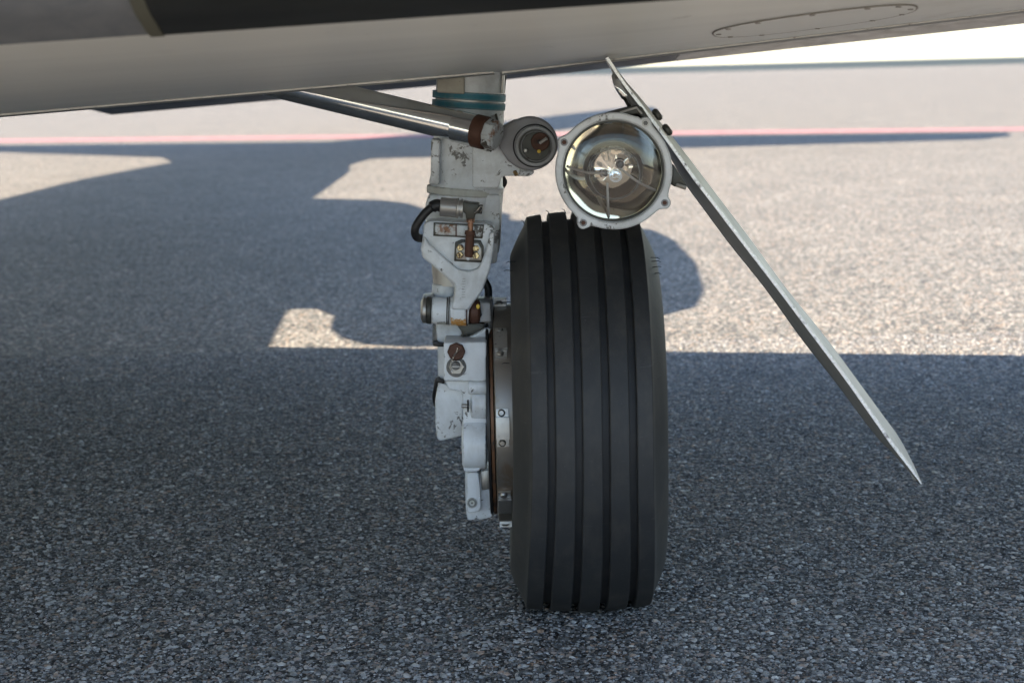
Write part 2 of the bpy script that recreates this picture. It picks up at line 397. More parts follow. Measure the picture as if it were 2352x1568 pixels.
# wing: heights read off the photograph, spanwise straight lines
def line(p, q):
    k = (q.z-p.z)/(q.x-p.x); return lambda x: p.z+k*(x-p.x)
z_le = line(V(0, 90, -1.0), V(1340, -2, -1.0))
z_lowL = line(V(0, 264, -.1), V(1120, 167, -.1))
z_lowR = line(V(1165, 166, -.1), V(2352, 24, -.1))
xsplit = V(1142, 166, -.1).x
YF = 1.94
def _te(px, py, H):
    p = G(px, py)-SUND*(H/-SUND.z); return p
_a = _te(820, 798, .72); _b = _te(2352, 814, .86)
def YE(x): return _a.y+(_b.y-_a.y)*(x-_a.x)/(_b.x-_a.x)
x0f_ = V(205, 268, YF).x
def wing_profile(x, zl):
    ze = z_le(x); d = ze-zl
    te = YE(x)-(.01 if x < x0f_-.12 else .42)
    P = [(te, zl+.085), (1.2, zl+.06), (.7, zl+.038), (.3, zl+.018), (.05, zl+.007), (-.085, zl+.001), (-.10, zl), (-.115, zl+.0012)]
    for t in (.1, .22, .36, .5, .65, .8, .92, 1.0): P.append((-.115-.885*t, zl+.0012+(d-.0012)*(t**1.12)))
    P += [(-1.04, ze+.012), (-1.08, ze+.032), (-1.105, ze+.06), (-1.10, ze+.095), (-1.05, ze+.14), (-.9, ze+.19), (-.6, ze+.235), (-.1, ze+.255), (.5, ze+.23), (1.1, ze+.16), (te, zl+.105)]
    return P
def wing_part(xs, zf):
    return loft([[(x, y, z) for y, z in wing_profile(x, zf(x))] for x in xs], closed=True, caps=True)
def z_low(x):
    t = min(1, max(0, (x-xsplit+.02)/.04)); return z_lowL(x)*(1-t)+z_lowR(x)*t
wing = obj('wing', wing_part(sorted(list(np.linspace(-5, 9, 60))+list(np.linspace(xsplit-.022, xsplit+.022, 6))+[x0f_-.125, x0f_-.115]), z_low), 'wing', plane, smooth=50)
outer = wing
# thin lip of the lower skin where it ends at the wheel bay
for zf, xa, xb in ((z_lowL, -5, xsplit-.004), (z_lowR, xsplit+.006, 9)):
    bm = bmesh.new()
    rows = [[(x, y, zf(x)+dz) for y, dz in ((-.112, -.0012), (-.098, -.0034), (-.094, -.0034), (-.094, .002), (-.112, .002))] for x in np.linspace(xa, xb, 40)]
    obj('skin_lip', loft(rows, closed=True, caps=True), 'silver', wing if zf is z_lowL else outer)
# leading edge: dull metal inboard, black rubber boot outboard
def nose(x0, x1, off, back):
    rows = []
    for x in np.linspace(x0, x1, 30):
        ze = z_le(x)
        base = [(back, ze-.003), (-1.0, ze), (-1.04, ze+.012), (-1.08, ze+.032), (-1.105, ze+.06), (-1.10, ze+.095), (-1.05, ze+.14), (-.9, ze+.19)]
        cy, cz = -.9, ze+.09; out = []; inn = []
        for y, z in base:
            d = Vector((y-cy, z-cz)); d.normalize(); out.append((x, y+d.x*off, z+d.y*off)); inn.append((x, y-d.x*.002, z-d.y*.002))
        rows.append(out+inn[::-1])
    return loft(rows, closed=True, caps=True)
xb = V(372, 60, -1.0).x
obj('leading_edge', nose(-5, xb-.012, .002, -.992), 'lemetal', plane, 'dull blue-grey metal leading edge', smooth=50)
obj('deice_boot', nose(xb, 9, .0035, -.99), 'boot', plane, 'black rubber de-icing boot', smooth=50)
obj('boot_end_strip', nose(xb-.0115, xb-.0005, .0045, -.985), 'olive', plane, smooth=50)

# flap behind the wing
zf_ = line(V(205, 270, YF), V(1165, 183, YF)); zf2 = line(V(1165, 183, YF), V(2352, 54, YF))
def flapz(x): return zf_(x) if x < V(1165, 177, YF).x else zf2(x)
rows = []
x0f = V(205, 268, YF).x
for i, x in enumerate([x0f-.07, x0f]+list(np.linspace(x0f+.05, V(1535, 150, YF).x, 8))+list(np.linspace(V(1535, 150, YF).x+.1, 9, 50))):
    z = flapz(x)+(.022 if i == 0 else 0)
    ye = YE(x)
    rows.append([(x, ye-.58, z+.11), (x, ye-.5, z+.075), (x, ye-.25, z+.03), (x, ye-.02, z+.001), (x, ye, z), (x, ye+.015, z+.006), (x, ye, z+.016), (x, ye-.3, z+.10), (x, ye-.5, z+.13)])
xs_f = [r[0][0] for r in rows]; xq = V(1535, 150, YF).x
ia = max(i for i, x in enumerate(xs_f) if x < xq+.01)
obj('flap', loft(rows[:ia+1], closed=True, caps=True), 'flapshade', plane, 'flap with dark blue-grey shade in its colour', smooth=50)
rows[ia] = [(x+.002, y, z) for x, y, z in rows[ia]]
obj('aileron', loft(rows[ia:], closed=True, caps=True), 'flap', plane, 'lighter grey aileron outboard of the flap', smooth=50)

# oval access cover in the outer lower skin, with its screws
bvh = BVHTree.FromObject(outer, bpy.context.evaluated_depsgraph_get())
def on_skin(px, py, off=.001):
    d = ray(px, py); h = bvh.ray_cast(cam_loc, d)
    if h[0] is None: return None
    n = h[1]; n = n if n.dot(d) < 0 else -n
    return h[0]+n*off
def oval(k):
    c = Vector((1872, 47)); ax = Vector((237, -31)); ay = Vector((6, 17)); out = []
    for i in range(48):
        a = 2*PI*i/48; s = 1
        out.append(c+ax*math.copysign(abs(math.cos(a))**.8, math.cos(a))*k+ay*math.copysign(abs(math.sin(a))**.8, math.sin(a))*k)
    return out
ring = [on_skin(*p, .0004) for p in oval(1)]
if all(ring):
    cen = sum(ring, Vector())/len(ring)
    bm = bmesh.new(); A = [bm.verts.new(p) for p in ring]; B = [bm.verts.new(cen+(p-cen)*.99+Vector((0, 0, -.0010))) for p in ring]
    Bi = [bm.verts.new(cen+(p-cen)*.980+Vector((0, 0, -.0002))) for p in ring]
    for r1, r2 in ((A, B), (B, Bi)):
        for k in range(48): bm.faces.new((r1[k], r1[(k+1) % 48], r2[(k+1) % 48], r2[k]))
    obj('panel_seam', bm, 'paneltrim', outer)
    bm = bmesh.new(); bm.faces.new([bm.verts.new(cen+(p-cen)*.978+Vector((0, 0, -.0008))) for p in ring])
    obj('access_panel', bm, 'wing', outer, 'long oval access cover')
    for k in range(0, 48, 4):
        p = cen+(ring[k]-cen)*.93+Vector((0, 0, -.001))
        obj('screw', lathe(bmesh.new(), p, p+Vector((0, 0, -.001)), [(0, .003), (.8, .003), (1, .002)], 10), 'paneltrim', outer)

# the rest of the airplane, out of the frame above: its shadow falls on the apron
def up(p, H):                                  # the point at height H whose shadow is p
    return p-SUND*(H/-SUND.z)
SX = -SUND.x/SUND.z; SY = -SUND.y/SUND.z       # shadow offset per metre of height
fr_l = G(0, 445).x; 
HFUS = 1.85; xf = -2.2-SX*HFUS; RF = .92
bm = bmesh.new()
Ln = 24.0
prof = [(-7.5, .05), (-7.2, .35), (-6.5, .62), (-5.5, .82), (-4, RF), (8.5, RF), (10.5, .9), (12.2, .75), (13.6, .55), (14.6, .3), (14.9, .1)]
def tprof(lst, a, b): return [((y-a)/(b-a), r) for y, r in lst]
lathe(bm, (xf, -7.5, HFUS), (xf, 14.9, HFUS+.0), tprof(prof, -7.5, 14.9), 48)
fus = obj('fuselage', bm, 'fus', plane, smooth=50)
wf = []
HN = 2.0; oy = -SY*HN; kr = math.sqrt(1+SX*SX)
bm = bmesh.new(); rows = []
for d, xl, xr in ((4.70, -.30, .08), (4.74, -.40, .22), (4.86, -.48, .33), (5.04, -.53, .45), (5.3, -.54, .57), (5.7, -.55, .64), (6.5, -.55, .70), (7.4, -.55, .70), (7.9, -.54, .65), (8.25, -.52, .42), (8.6, -.48, .10), (8.9, -.45, -.25)):
    xc = (xl+xr)/2; r = (xr-xl)/2/kr; y = d-DC+oy+(SY*r*.85 if d < 5.2 else (-SY*r*.5 if d > 8 else 0))
    rows.append([(xc-SX*HN+r*math.cos(2*PI*k/48), y-SY*0, HN+r*math.sin(2*PI*k/48)) for k in range(48)])
nac = obj('engine_nacelle', loft(rows, closed=True, caps=True), 'fus', plane, smooth=50)
def slab(name, pix, H, th):
    bm = bmesh.new(); ps = [up(G(x, y), H) for x, y in pix]
    lo = [bm.verts.new(p-Vector((0, 0, th/2))) for p in ps]; hi = [bm.verts.new(p+Vector((0, 0, th/2))) for p in ps]
    bm.faces.new(lo); bm.faces.new(hi[::-1]); n = len(ps)
    for k in range(n): bm.faces.new((lo[k], lo[(k+1) % n], hi[(k+1) % n], hi[k]))
    bmesh.ops.recalc_face_normals(bm, faces=bm.faces)
    bmesh.ops.bevel(bm, geom=[e for e in bm.edges], offset=th*.3, segments=2, profile=.5, affect='EDGES', clamp_overlap=True)
    return obj(name, bm, 'fus', plane)
slab('engine_pylon', [(-100, 900), (585, 900), (596, 812), (612, 783), (650, 710), (740, 708), (800, 735), (1000, 700), (1170, 600), (1165, 490), (980, 485), (930, 467), (870, 460), (700, 455), (560, 440), (200, 600)], HN, .14)
slab('tailplane', [(-700, 338), (0, 334), (720, 326), (1000, 318), (1500, 313), (2310, 304), (2322, 313), (2250, 321), (1560, 341), (1160, 350), (985, 362), (850, 365), (800, 380), (740, 420), (700, 455), (560, 455), (375, 362), (0, 350), (-700, 352)], 3.2, .10)
slab('tail_fin', [(700, 330), (1000, 305), (1170, 278), (1440, 247), (1500, 246), (1512, 256), (1440, 275), (1280, 300), (1000, 322)], 4.4, .12)

# ---- tyre, wheel and brake
TX = V(1341, 945, -.02).x; AZ = .263; RT = .275
def tyre_prof():
    out = []
    half = [(0, .2755)]
    def rr(x): return .2755-.0026*(abs(x)/.05)**2 if abs(x) < .055 else .2755-.0026*(abs(x)/.05)**2.3
    pts = []
    gw = .0049; dp = .0105
    edges = []
    for gx in (-.0505, -.0168, .0168, .0505): edges.append(gx)
    x = -.0755; xs_ = []
    segs = [-.0755]+edges+[.0755]
    prof = []
    # left side wall
    sw = [(.060, .128), (.072, .130), (.084, .142), (.0925, .165), (.0970, .190), (.0985, .205), (.0985, .214), (.0968, .2205), (.0915, .2325), (.0850, .2455), (.0800, .2548), (.0782, .2588)]
    prof += [(-a, b) for a, b in sw]
    for i in range(5):
        a = segs[i]+(gw if i > 0 else 0); b = segs[i+1]-(gw if i < 4 else 0)
        c = .0012
        if i > 0: prof += [(a-.0008, rr(a)-dp), (a-.0004, rr(a)-.002)]
        prof += [(a, rr(a)-c*.8), (a+c, rr(a+c))]
        for t in (.25, .5, .75): prof.append((a+(b-a)*t, rr(a+(b-a)*t)))
        prof += [(b-c, rr(b-c)), (b, rr(b)-c*.8)]
        if i < 4: prof += [(b+.0004, rr(b)-.002), (b+.0008, rr(b)-dp)]
    prof += [(a, b) for a, b in sw[::-1]]
    return prof
prof = tyre_prof(); NS = 240; rows = []
for k in range(NS):
    th = 2*PI*k/NS; row = []
    for x, r in prof:
        z = -r*math.cos(th); y = r*math.sin(th)
        low = max(0, -z/RT); low = low*low*(3-2*low)
        wsc = 1+.125*low*max(0, (r-.13)/.14)
        wx = x*wsc
        zz = z+AZ
        lift = 0.0010*abs(x)/.05
        if zz < .0015+lift: zz = .0015+lift+(zz-.0015-lift)*.04
        row.append((TX+wx-(AZ-zz)*.010, y, zz))
    rows.append(row)
rows.append(rows[0])
bm = loft(rows); bmesh.ops.remove_doubles(bm, verts=bm.verts, dist=1e-6)
wheel = bpy.data.objects.new('wheel', None); C.objects.link(wheel); wheel.parent = plane; wheel.location = (0, 0, 0)
obj('tyre', bm, 'rubber', wheel, 'black tyre with four deep grooves round its tread', smooth=28)
# little rubber hairs left from moulding
bm = bmesh.new()
def hair(px, py, dx, Y=-.12, ln=11, bm=bm):
    a = V(px, py, Y); b = V(px+dx*ln, py-random.uniform(-4, 4)+3, Y-.004); mid = (a+b)/2+Vector((0, 0, .0012))
    tube([a-Vector((dx*.006, 0, 0)), mid, b], [.00055, .0005, .0003], 6, bm)
for (x, y, d) in ((1173, 601, -1), (1168, 622, -1), (1162, 693, -1), (1505, 591, 1), (1507, 600, 1), (1508, 614, 1), (1508, 628, 1), (1513, 704, 1), (1517, 750, 1), (1518, 824, 1), (1164, 835, -1), (1518, 884, 1), (1165, 900, -1)):
    hair(x, y, d)
for (x, y) in ((1206, 513), (1262, 490), (1300, 487)):
    a = V(x, y+4, -.03); tube([a, a+Vector((-.002, 0, .005)), a+Vector((-.005, 0, .0065))], [.00055, .0005, .0003], 6, bm)
obj('rubber_hairs', bm, 'black', wheel)['kind'] = 'stuff'
# rim and hub
bm = lathe(bmesh.new(), (TX-.075, 0, AZ), (TX+.075, 0, AZ), [(0, .135), (.06, .139), (.12, .126), (.88, .126), (.94, .139), (1, .135)], 64)
obj('rim', bm, 'steel', wheel)
bm = lathe(bmesh.new(), (TX+.06, 0, AZ), (TX+.082, 0, AZ), [(0, .12), (.5, .10), (.8, .05), (1, .045)], 48); obj('hub_cap', bm, 'steel', wheel)
# brake: rotor stack just inboard of the tyre
brake = bpy.data.objects.new('brake', None); C.objects.link(brake); brake.parent = plane
def bx_(px): return V(px, 950, -.10).x
xA, xB = bx_(1137), bx_(1168)
RB = .150
zc = AZ
obj('heat_shield', lathe(bmesh.new(), (xA, 0, zc), (TX-.07, 0, zc), [(0, RB-.004), (.03, RB), (.96, RB), (1, RB-.003)], 96), 'shield', brake)
obj('rotor', lathe(bmesh.new(), (bx_(1127), 0, zc-.004), (bx_(1135), 0, zc-.004), [(0, .133), (.1, .136), (.9, .136), (1, .133)], 96), 'rustdisc', brake, 'rust brown brake rotor')
obj('pressure_plate', lathe(bmesh.new(), (bx_(1119), 0, zc-.002), (bx_(1126), 0, zc-.002), [(0, .137), (.1, .139), (.9, .139), (1, .137)], 96), 'black', brake)
# steel drive clips with rivets round the shield
for k in range(8):
    a0 = 2*PI*k/8+.06
    y = -math.cos(a0)*(RB+.0015); z = math.sin(a0)*(RB+.0015)
    if y > .02: continue
    def arc(x0, x1, a1, a2, r0, r1, n=6):
        bm = bmesh.new(); rows = []
        for i in range(n+1):
            a = a1+(a2-a1)*i/n; c, s = -math.cos(a), math.sin(a)
            rows.append([(x0, c*r0, zc+s*r0), (x0, c*r1, zc+s*r1), (x1, c*r1, zc+s*r1), (x1, c*r0, zc+s*r0)])
        return loft(rows, closed=True, caps=True, bm=bm)
    hw = .15
    obj('drive_clip', arc(xA+.0015, xB+.001, a0-.092, a0+.092, RB+.0005, RB+.009, 6), 'silver', brake)
    for s_ in (-1, 1):
        am = a0+s_*.128
        obj('clip_foot', arc(xA+.002, xB, am-.034, am+.034, RB+.0005, RB+.004, 3), 'silver', brake)
        c, s = -math.cos(am), math.sin(am); p = Vector(((xA+xB)/2, c*(RB+.0035), zc+s*(RB+.0035)))
        obj('rivet', lathe(bmesh.new(), p, p+Vector((0, c, s))*.0035, [(0, .0052), (.5, .0048), (1, .003)], 12), 'steel', brake)
for a_, b_, mat in ((.18, .55, 'steel'), (-.75, -.20, 'steel'), (-.18, .16, 'steel')):
    pass
o = obj('torque_tube', cyl((bx_(1062), 0, zc), (TX, 0, zc), .05, 40), 'white', brake)

# ---- shock strut
leg = obj('shock_strut', lathe(bmesh.new(), V(1067, 575, .02), V(1083, 130, .02),
      [(0, .0475), (.05, .049), (.24, .0495), (.31, .0505), (.33, .0512), (.345, .0490), (.60, .0478), (.73, .0470), (1, .0462)], 64), 'white', plane, 'white round main leg')
def ringband(name, px, y0, y1, rx, mat, Yc=.02, tilt=0, label=None, tiltl=0):
    a = V(px, y1, Yc); b = V(px-(y0-y1)*0+tilt, y0, Yc)
    L = (b-a).length
    return obj(name, lathe(bmesh.new(), a, b, [(0, rx-.001), (.08, rx), (.92, rx), (1, rx-.001)], 64), mat, leg, label)
ringband('strap', 1077, 212, 229, .0500, 'teal', tilt=1, label='teal strap')
ringband('strap', 1076, 233, 249, .0500, 'teal', tilt=1, label='teal strap')
ringband('strap_spacer', 1076.5, 227, 235, .0485, 'silver', tilt=1)
ringband('strap', 1067, 429, 447, .0522, 'band', tilt=1, label='pale grey strap')
# beige cover plate at the top left of the leg
obj('cover_plate', prism([(1004, 150), (1067, 150), (1067, 217), (1003, 213)], -.032, .05, .002), 'beige', leg, 'stained beige cover plate')
obj('edge_strip', prism([(1154, 150), (1158, 150), (1155, 214), (1151, 214)], -.004, .02, .0005), 'silver', leg)
obj('brake_line', tube([V(1161, 150, .03), V(1160, 180, .03), V(1157, 214, .03)], .0018), 'black', leg)
obj('guide_rail', prism([(990, 318), (1011, 322), (1009, 425), (984, 423), (989, 400)], -.025, .05, .003), 'white', leg)
# flared shoulders below the pale strap
obj('leg_shoulder', prism([(984, 447), (1148, 447), (1150, 470), (1146, 560), (1141, 605), (1126, 606), (1120, 560), (1000, 560), (978, 520), (976, 472)], -.022, .07, .006, 3, round_px=8), 'white', leg)
obj('back_stay', prism([(1134, 520), (1144, 500), (1139, 604), (1124, 606)], .02, .02, .001), 'darkgun', leg)
obj('hose', tube(curve([V(1150, 405, .05), V(1158, 418, .05), V(1150, 432, .05)]), .0045), 'black', leg)

# ---- brace arm and bearing housing
arm = obj('brace_arm', prism([(1085, 330), (1150, 330), (1178, 372), (1200, 392), (1230, 394), (1218, 405), (1165, 404), (1152, 406), (1145, 432), (1085, 432)], -.030, .05, .005, 3, round_px=7), 'white', plane)
hs = obj('bearing_housing', prism([(1143, 296), (1180, 276)] + [(1218+64*math.cos(a), 330-62*math.sin(a)) for a in np.linspace(2.05, -2.35, 40)] + [(1168, 372), (1146, 338)], -.060, .030, .004, 3), 'grey', plane, 'dark grey bearing housing with a round bore', smooth=40)
def ring_obj(name, cx, cy, ro, ri, Y, dep, mat, parent, label=None, n=56, ry=1.0, bev=.0008):
    bm = bmesh.new(); R = []
    for rr, yy in ((ri, Y+dep), (ri, Y+bev), (ri+1.2, Y), (ro-1.2, Y), (ro, Y+bev), (ro, Y+dep)):
        R.append([bm.verts.new(V(cx+rr*math.cos(2*PI*k/n), cy+rr*ry*math.sin(2*PI*k/n), Y)+Vector((0, yy-Y, 0))) for k in range(n)])
    for A, B in zip(R, R[1:]+R[:1]):
        for k in range(n): bm.faces.new((A[k], A[(k+1) % n], B[(k+1) % n], B[k]))
    return obj(name, bm, mat, parent, label)
def disc(name, cx, cy, r, Y, dep, mat, parent, label=None, n=40, bev=.001):
    a = V(cx, cy, Y); sc_ = (Y+DC)/FPX*1.01
    return obj(name, cyl(a, a+Vector((0, dep, 0)), r*sc_, n, bev), mat, parent, label)
ring_obj('seal_ring', 1228, 335, 50, 47.5, -.0625, .004, 'black', hs)
ring_obj('outer_race', 1230, 336, 47, 38, -.064, .01, 'midgrey', hs)
disc('bore', 1231, 337, 40, -.0612, .01, 'darkgun', hs)
ring_obj('inner_race', 1232, 336, 37, 32, -.0625, .004, 'darksteel', hs)
disc('washer', 1241, 326, 21, -.066, .005, 'rust', hs, 'rusty washer')
disc('pin', 1239, 326, 5, -.069, .005, 'black', hs)
obj('split_pin', tube([V(1240, 329, -.071), V(1256, 318, -.075)], .0022, 8), 'silver', hs)
obj('bolt', cyl(V(1207, 346, -.073), V(1207, 346, -.062), .0030, 6), 'silver', hs)
disc('paint_mark', 1238, 348, 4.5, -.0665, .0015, 'yellow', hs, n=6)
obj('grease_nipple', cyl(V(1188, 396, -.05), V(1180, 400, -.05), .004, 8), 'brass', arm)

# ---- drag brace: a polished tube coming out of the wing
a = V(1082, 298, -.075); b = V(430, 142, .10)
brace = obj('drag_brace', lathe(bmesh.new(), a, b, [(0, .0190), (.004, .0200), (1, .0205)], 64), 'chrome', plane, 'polished chrome tube running up into the wing', smooth=50)
e1 = V(1050, 290.4, -.078)
def along(px):
    t = (px-1082)/(430-1082); return a+(b-a)*t
obj('sleeve', lathe(bmesh.new(), along(1048), along(1092), [(0, .0203), (.02, .0212), (.98, .0212), (1, .0203)], 64), 'chrome', brace)
obj('gland', lathe(bmesh.new(), along(1090), along(1116), [(0, .0208), (.06, .0218), (.9, .0218), (1, .0200)], 64), 'rust', brace, 'rust brown collar')
obj('end_nut', lathe(bmesh.new(), along(1114), along(1140), [(0, .0185), (.1, .0200), (.85, .0200), (1, .0165)], 8), 'white_rust', brace, smooth=20)
obj('clevis', prism([(1118, 272), (1140, 262), (1146, 288), (1144, 330), (1126, 350), (1108, 346), (1112, 336), (1128, 318)], -.070, .05, .003), 'white_rust', brace)
obj('clevis_seal', tube(curve([V(1139, 262, -.074), V(1144, 290, -.078), V(1138, 314, -.078), V(1122, 336, -.076), V(1128, 348, -.074)]), .0016, 8), 'darkgun', brace)

# ---- upper torque link with switch
link = obj('torque_link', prism([(974, 512), (990, 507), (1120, 514), (1136, 522), (1134, 572), (1126, 620), (1108, 668), (1086, 698), (1076, 716), (1036, 716), (1040, 690), (1044, 660), (1020, 632), (990, 607), (970, 592), (967, 575)], -.075, .045, .006, 3, round_px=7), 'white', plane, 'white Y-shaped torque link')
# raised ribs leaving the sunk triangle in the middle
def rib(pts, r, mat='white'):
    return obj('rib', tube(curve([V(x, y, Y) for x, y, Y in pts], 6), r, 12), mat, link)
obj('raised_arms', prism([(975, 543), (986, 560), (1012, 584), (1042, 610), (1054, 619), (1078, 623), (1098, 616), (1106, 602), (1119, 562), (1124, 536), (1136, 530), (1134, 574), (1126, 620), (1108, 668), (1086, 698), (1076, 712), (1037, 712), (1041, 690), (1045, 664), (1043, 652), (1020, 632), (990, 607), (970, 592), (966, 572)], -.0835, .02, .0045, 4), 'white', link)
obj('cover_seam', prism([(996, 511), (1112, 516), (1108, 548), (995, 542)], -.0775, .008, .0006), 'darkgun', link)
obj('bracket_base', prism([(1045, 556), (1060, 550), (1104, 552), (1111, 566), (1110, 604), (1043, 600)], -.0785, .008, .001), 'darkgun', link)
obj('link_cover', prism([(999, 514), (1109, 519), (1105, 545), (998, 539)], -.080, .01, .0012), 'white_rust', link, 'chipped white cover plate with rust at its edges')
obj('cover_joint', prism([(1046, 515), (1049, 515), (1049, 543), (1046, 543)], -.0812, .004, .0003), 'rust', link)
# small raised part number marks down the link
for k in range(8):
    obj('raised_mark', box(1062-random.random()*3, 640+k*6, 1069, 641.3+k*6, -.0842, .002, .0002), 'white', link)
# proximity switch
sw_ = obj('switch', cyl(V(1011, 475, -.085), V(1050, 478, -.085), .0125, 40, .001), 'sensor', plane, 'grey cylindrical switch on the front of the leg')
obj('switch_ring', lathe(bmesh.new(), V(1049, 478, -.085), V(1064, 479, -.085), [(0, .0128), (.1, .0135), (.3, .0135), (.32, .011), (.6, .011), (.62, .0125), (.95, .0125), (1, .011)], 32), 'silver', sw_)
obj('switch_body', prism([(1063, 462), (1078, 466), (1101, 468), (1102, 490), (1092, 492), (1090, 503), (1070, 503), (1069, 490), (1063, 488)], -.098, .03, .002), 'darkgun', sw_)
obj('nut', cyl(V(1098, 480, -.092), V(1108, 481, -.092), .0068, 6, .0006), 'darksteel', sw_, smooth=20)
obj('lock_wire', tube(curve([V(1090, 489, -.102), V(1097, 482, -.103), V(1104, 474, -.101), V(1109, 478, -.098), V(1103, 488, -.1)]), .0007, 6), 'wire', sw_)
obj('plunger', lathe(bmesh.new(), V(1081, 500, -.09), V(1080, 536, -.09), [(0, .0055), (.3, .0055), (.32, .0036), (1, .0036)], 20), 'coppery', sw_)
obj('plunger_boot', lathe(bmesh.new(), V(1080, 530, -.09), V(1077, 590, -.088), [(0, .0066), (.14, .0072), (.16, .0058), (.9, .0060), (1, .005)], 20), 'rust', sw_)
obj('cable', tube(curve([V(1014, 474, -.085), V(1000, 472, -.086), V(978, 488, -.088), V(958, 515, -.088), V(953, 532, -.085), V(958, 545, -.075), V(974, 548, -.05)], 8), [.0085]*9+[.0072]*40), 'black', sw_, 'thick black cable') if False else None
pts = curve([V(1014, 474, -.085), V(1000, 472, -.086), V(978, 488, -.088), V(958, 515, -.088), V(953, 532, -.085), V(958, 545, -.075), V(974, 548, -.05)], 8)
obj('cable', tube(pts, [.0080 if i < 12 else .0056 for i in range(len(pts))]), 'black', sw_, 'thick black cable')
br = obj('bracket', prism([(1052, 562), (1064, 556), (1098, 558), (1106, 572), (1106, 598), (1048, 596), (1048, 570)], -.083, .012, .001), 'steel', link)
for x, y in ((1057, 569), (1093, 571), (1056, 586), (1093, 587)):
    obj('bolt', cyl(V(x, y, -.092), V(x, y, -.082), .0049, 6, .0008), 'brass', link, smooth=20)
obj('paint_blob', prism(circ(1075, 590, 6, 9, 9), -.0865, .004, .001), 'white_clean', link)

# ---- piston and knee joint
pis = obj('piston', cyl(V(1024, 625, .01), V(1024, 790, .01), .019, 48), 'chrome', plane, 'bright piston below the main leg')
obj('piston_collar', lathe(bmesh.new(), V(1031, 650, .005), V(1031, 690, .005), [(0, .0215), (.03, .0225), (.9, .024), (1, .030)], 48), 'white', pis)
obj('piston_sleeve', lathe(bmesh.new(), V(1050, 560, .012), V(1050, 652, .012), [(0, .036), (1, .034)], 48), 'silver', pis)
obj('brake_hose', tube(curve([V(1110, 640, .02), V(1121, 662, .02), V(1120, 690, .02), V(1108, 705, .02)]), .0055), 'black', pis)
knee = obj('knee_joint', cyl(V(992, 713, -.06), V(1077, 715, -.06), .0175, 40), 'white_clean', plane, 'horizontal white hinge barrel below the torque link')
def kseg(name, x0, x1, r, mat, n=40, lab=None, bev=.0008):
    y0 = 713+(x0-992)*.027; y1 = 713+(x1-992)*.027
    return obj(name, cyl(V(x0, y0, -.06), V(x1, y1, -.06), r, n, bev), mat, knee, lab)
kseg('end_cap', 967, 984, .0172, 'steel', r if False else 40, 'domed steel end cap', .005)
kseg('split_nut', 980, 991, .0185, 'darkgun', 12)
kseg('ring', 1026, 1029, .0188, 'darkgun'); kseg('ring', 1030.5, 1033, .0192, 'darkgun')
kseg('ring', 1071, 1074, .0188, 'rust'); kseg('ring', 1075.5, 1078, .0186, 'silver')
kseg('middle_barrel', 1034, 1071, .0192, 'white_clean')
kseg('hinge_pin', 1078, 1103, .0160, 'rust', 24, 'rust brown hinge pin', .003)
obj('paint_mark', prism(circ(1098, 704, 4.5, 7, 6), -.0790, .003, .0005), 'yellow', knee)
def barrel_patch(name, x0, x1, a0, a1, r, mat, lab=None):
    p0 = V(x0, 713+(x0-992)*.027, -.06); p1 = V(x1, 713+(x1-992)*.027, -.06); rows = []
    nn = 12; wob = [random.uniform(-.12, .12) for _ in range(nn+1)]
    for i in range(nn+1):
        c = p0.lerp(p1, i/nn); rr_ = []
        for a in np.linspace(a0+wob[i], a1, 6): rr_.append(c+Vector((0, -math.cos(a), -math.sin(a)))*(r+.0007))
        rows.append(rr_+[c+Vector((0, -math.cos(a), -math.sin(a)))*(r-.0005) for a in np.linspace(a1, a0+wob[i], 6)])
    return obj(name, loft(rows, closed=True, caps=True), mat, knee, lab)
barrel_patch('grease_stain', 1036, 1070, .45, 1.2, .0192, 'orange', 'orange grease stain')
barrel_patch('worn_patch', 1004, 1024, .9, 1.3, .0175, 'band')
obj('fork_lug', prism([(970, 683), (994, 681), (994, 686), (1030, 690), (1030, 742), (1005, 746), (972, 739), (970, 730), (966, 725), (966, 695)], -.042, .045, .004), 'white', knee)
obj('fork_lug', prism([(1076, 688), (1130, 690), (1131, 752), (1100, 752), (1074, 742)], -.040, .045, .003), 'midgrey', knee, 'grey fork lug at the outer end')
obj('lug_face', prism([(1079, 694), (1126, 696), (1128, 738), (1080, 741), (1098, 738), (1107, 722), (1100, 700)], -.064, .024, .0015), 'midgrey', knee)
obj('lug_edge', prism([(1127, 688), (1133, 688), (1132, 756), (1126, 756)], -.060, .03, .001), 'black', knee)

# ---- lower leg: neck, valve block, axle end, brake cylinder housings
low = obj('lower_leg', prism([(1001, 742), (1062, 742), (1062, 800), (1066, 860), (1064, 900), (1006, 900), (1005, 800)], -.035, .06, .006, 3, round_px=6), 'white', plane, 'white lower leg casting')
obj('dark_gusset', prism([(1046, 742), (1114, 742), (1108, 768), (1068, 772), (1062, 788), (1054, 782), (1062, 765)], -.050, .05, .003), 'darkgun', low)  # dark-coloured gusset below the knee joint
obj('lug', prism([(1082, 772), (1118, 752), (1128, 754), (1118, 786), (1062, 786)], -.055, .05, .002), 'white', low)
vb = obj('valve_block', prism([(1019, 787), (1117, 785), (1117, 873), (1110, 877), (1019, 874)], -.100, .075, .0035, 3), 'white_clean', plane, 'square white valve block with two hexagon plugs')
def hexplug(cx, cy, r, mat, lab, Y=-.106):
    p = V(cx, cy, Y); sc_ = (Y+DC)/FPX
    o = obj('plug', cyl(p, p+Vector((0, .008, 0)), r*sc_, 8 if mat == 'rust' else 6, .0015), mat, vb, lab, smooth=20); return o
hexplug(1048, 808, 21, 'rust', 'rust brown plug'); hexplug(1048, 843, 20, 'steel', 'grey metal plug with a slot', -.105)
ring_obj('plug_washer', 1048, 843, 23, 12, -.1015, .003, 'darksteel', vb)
disc('plug_centre', 1047, 840, 10, -.109, .006, 'darksteel', vb)
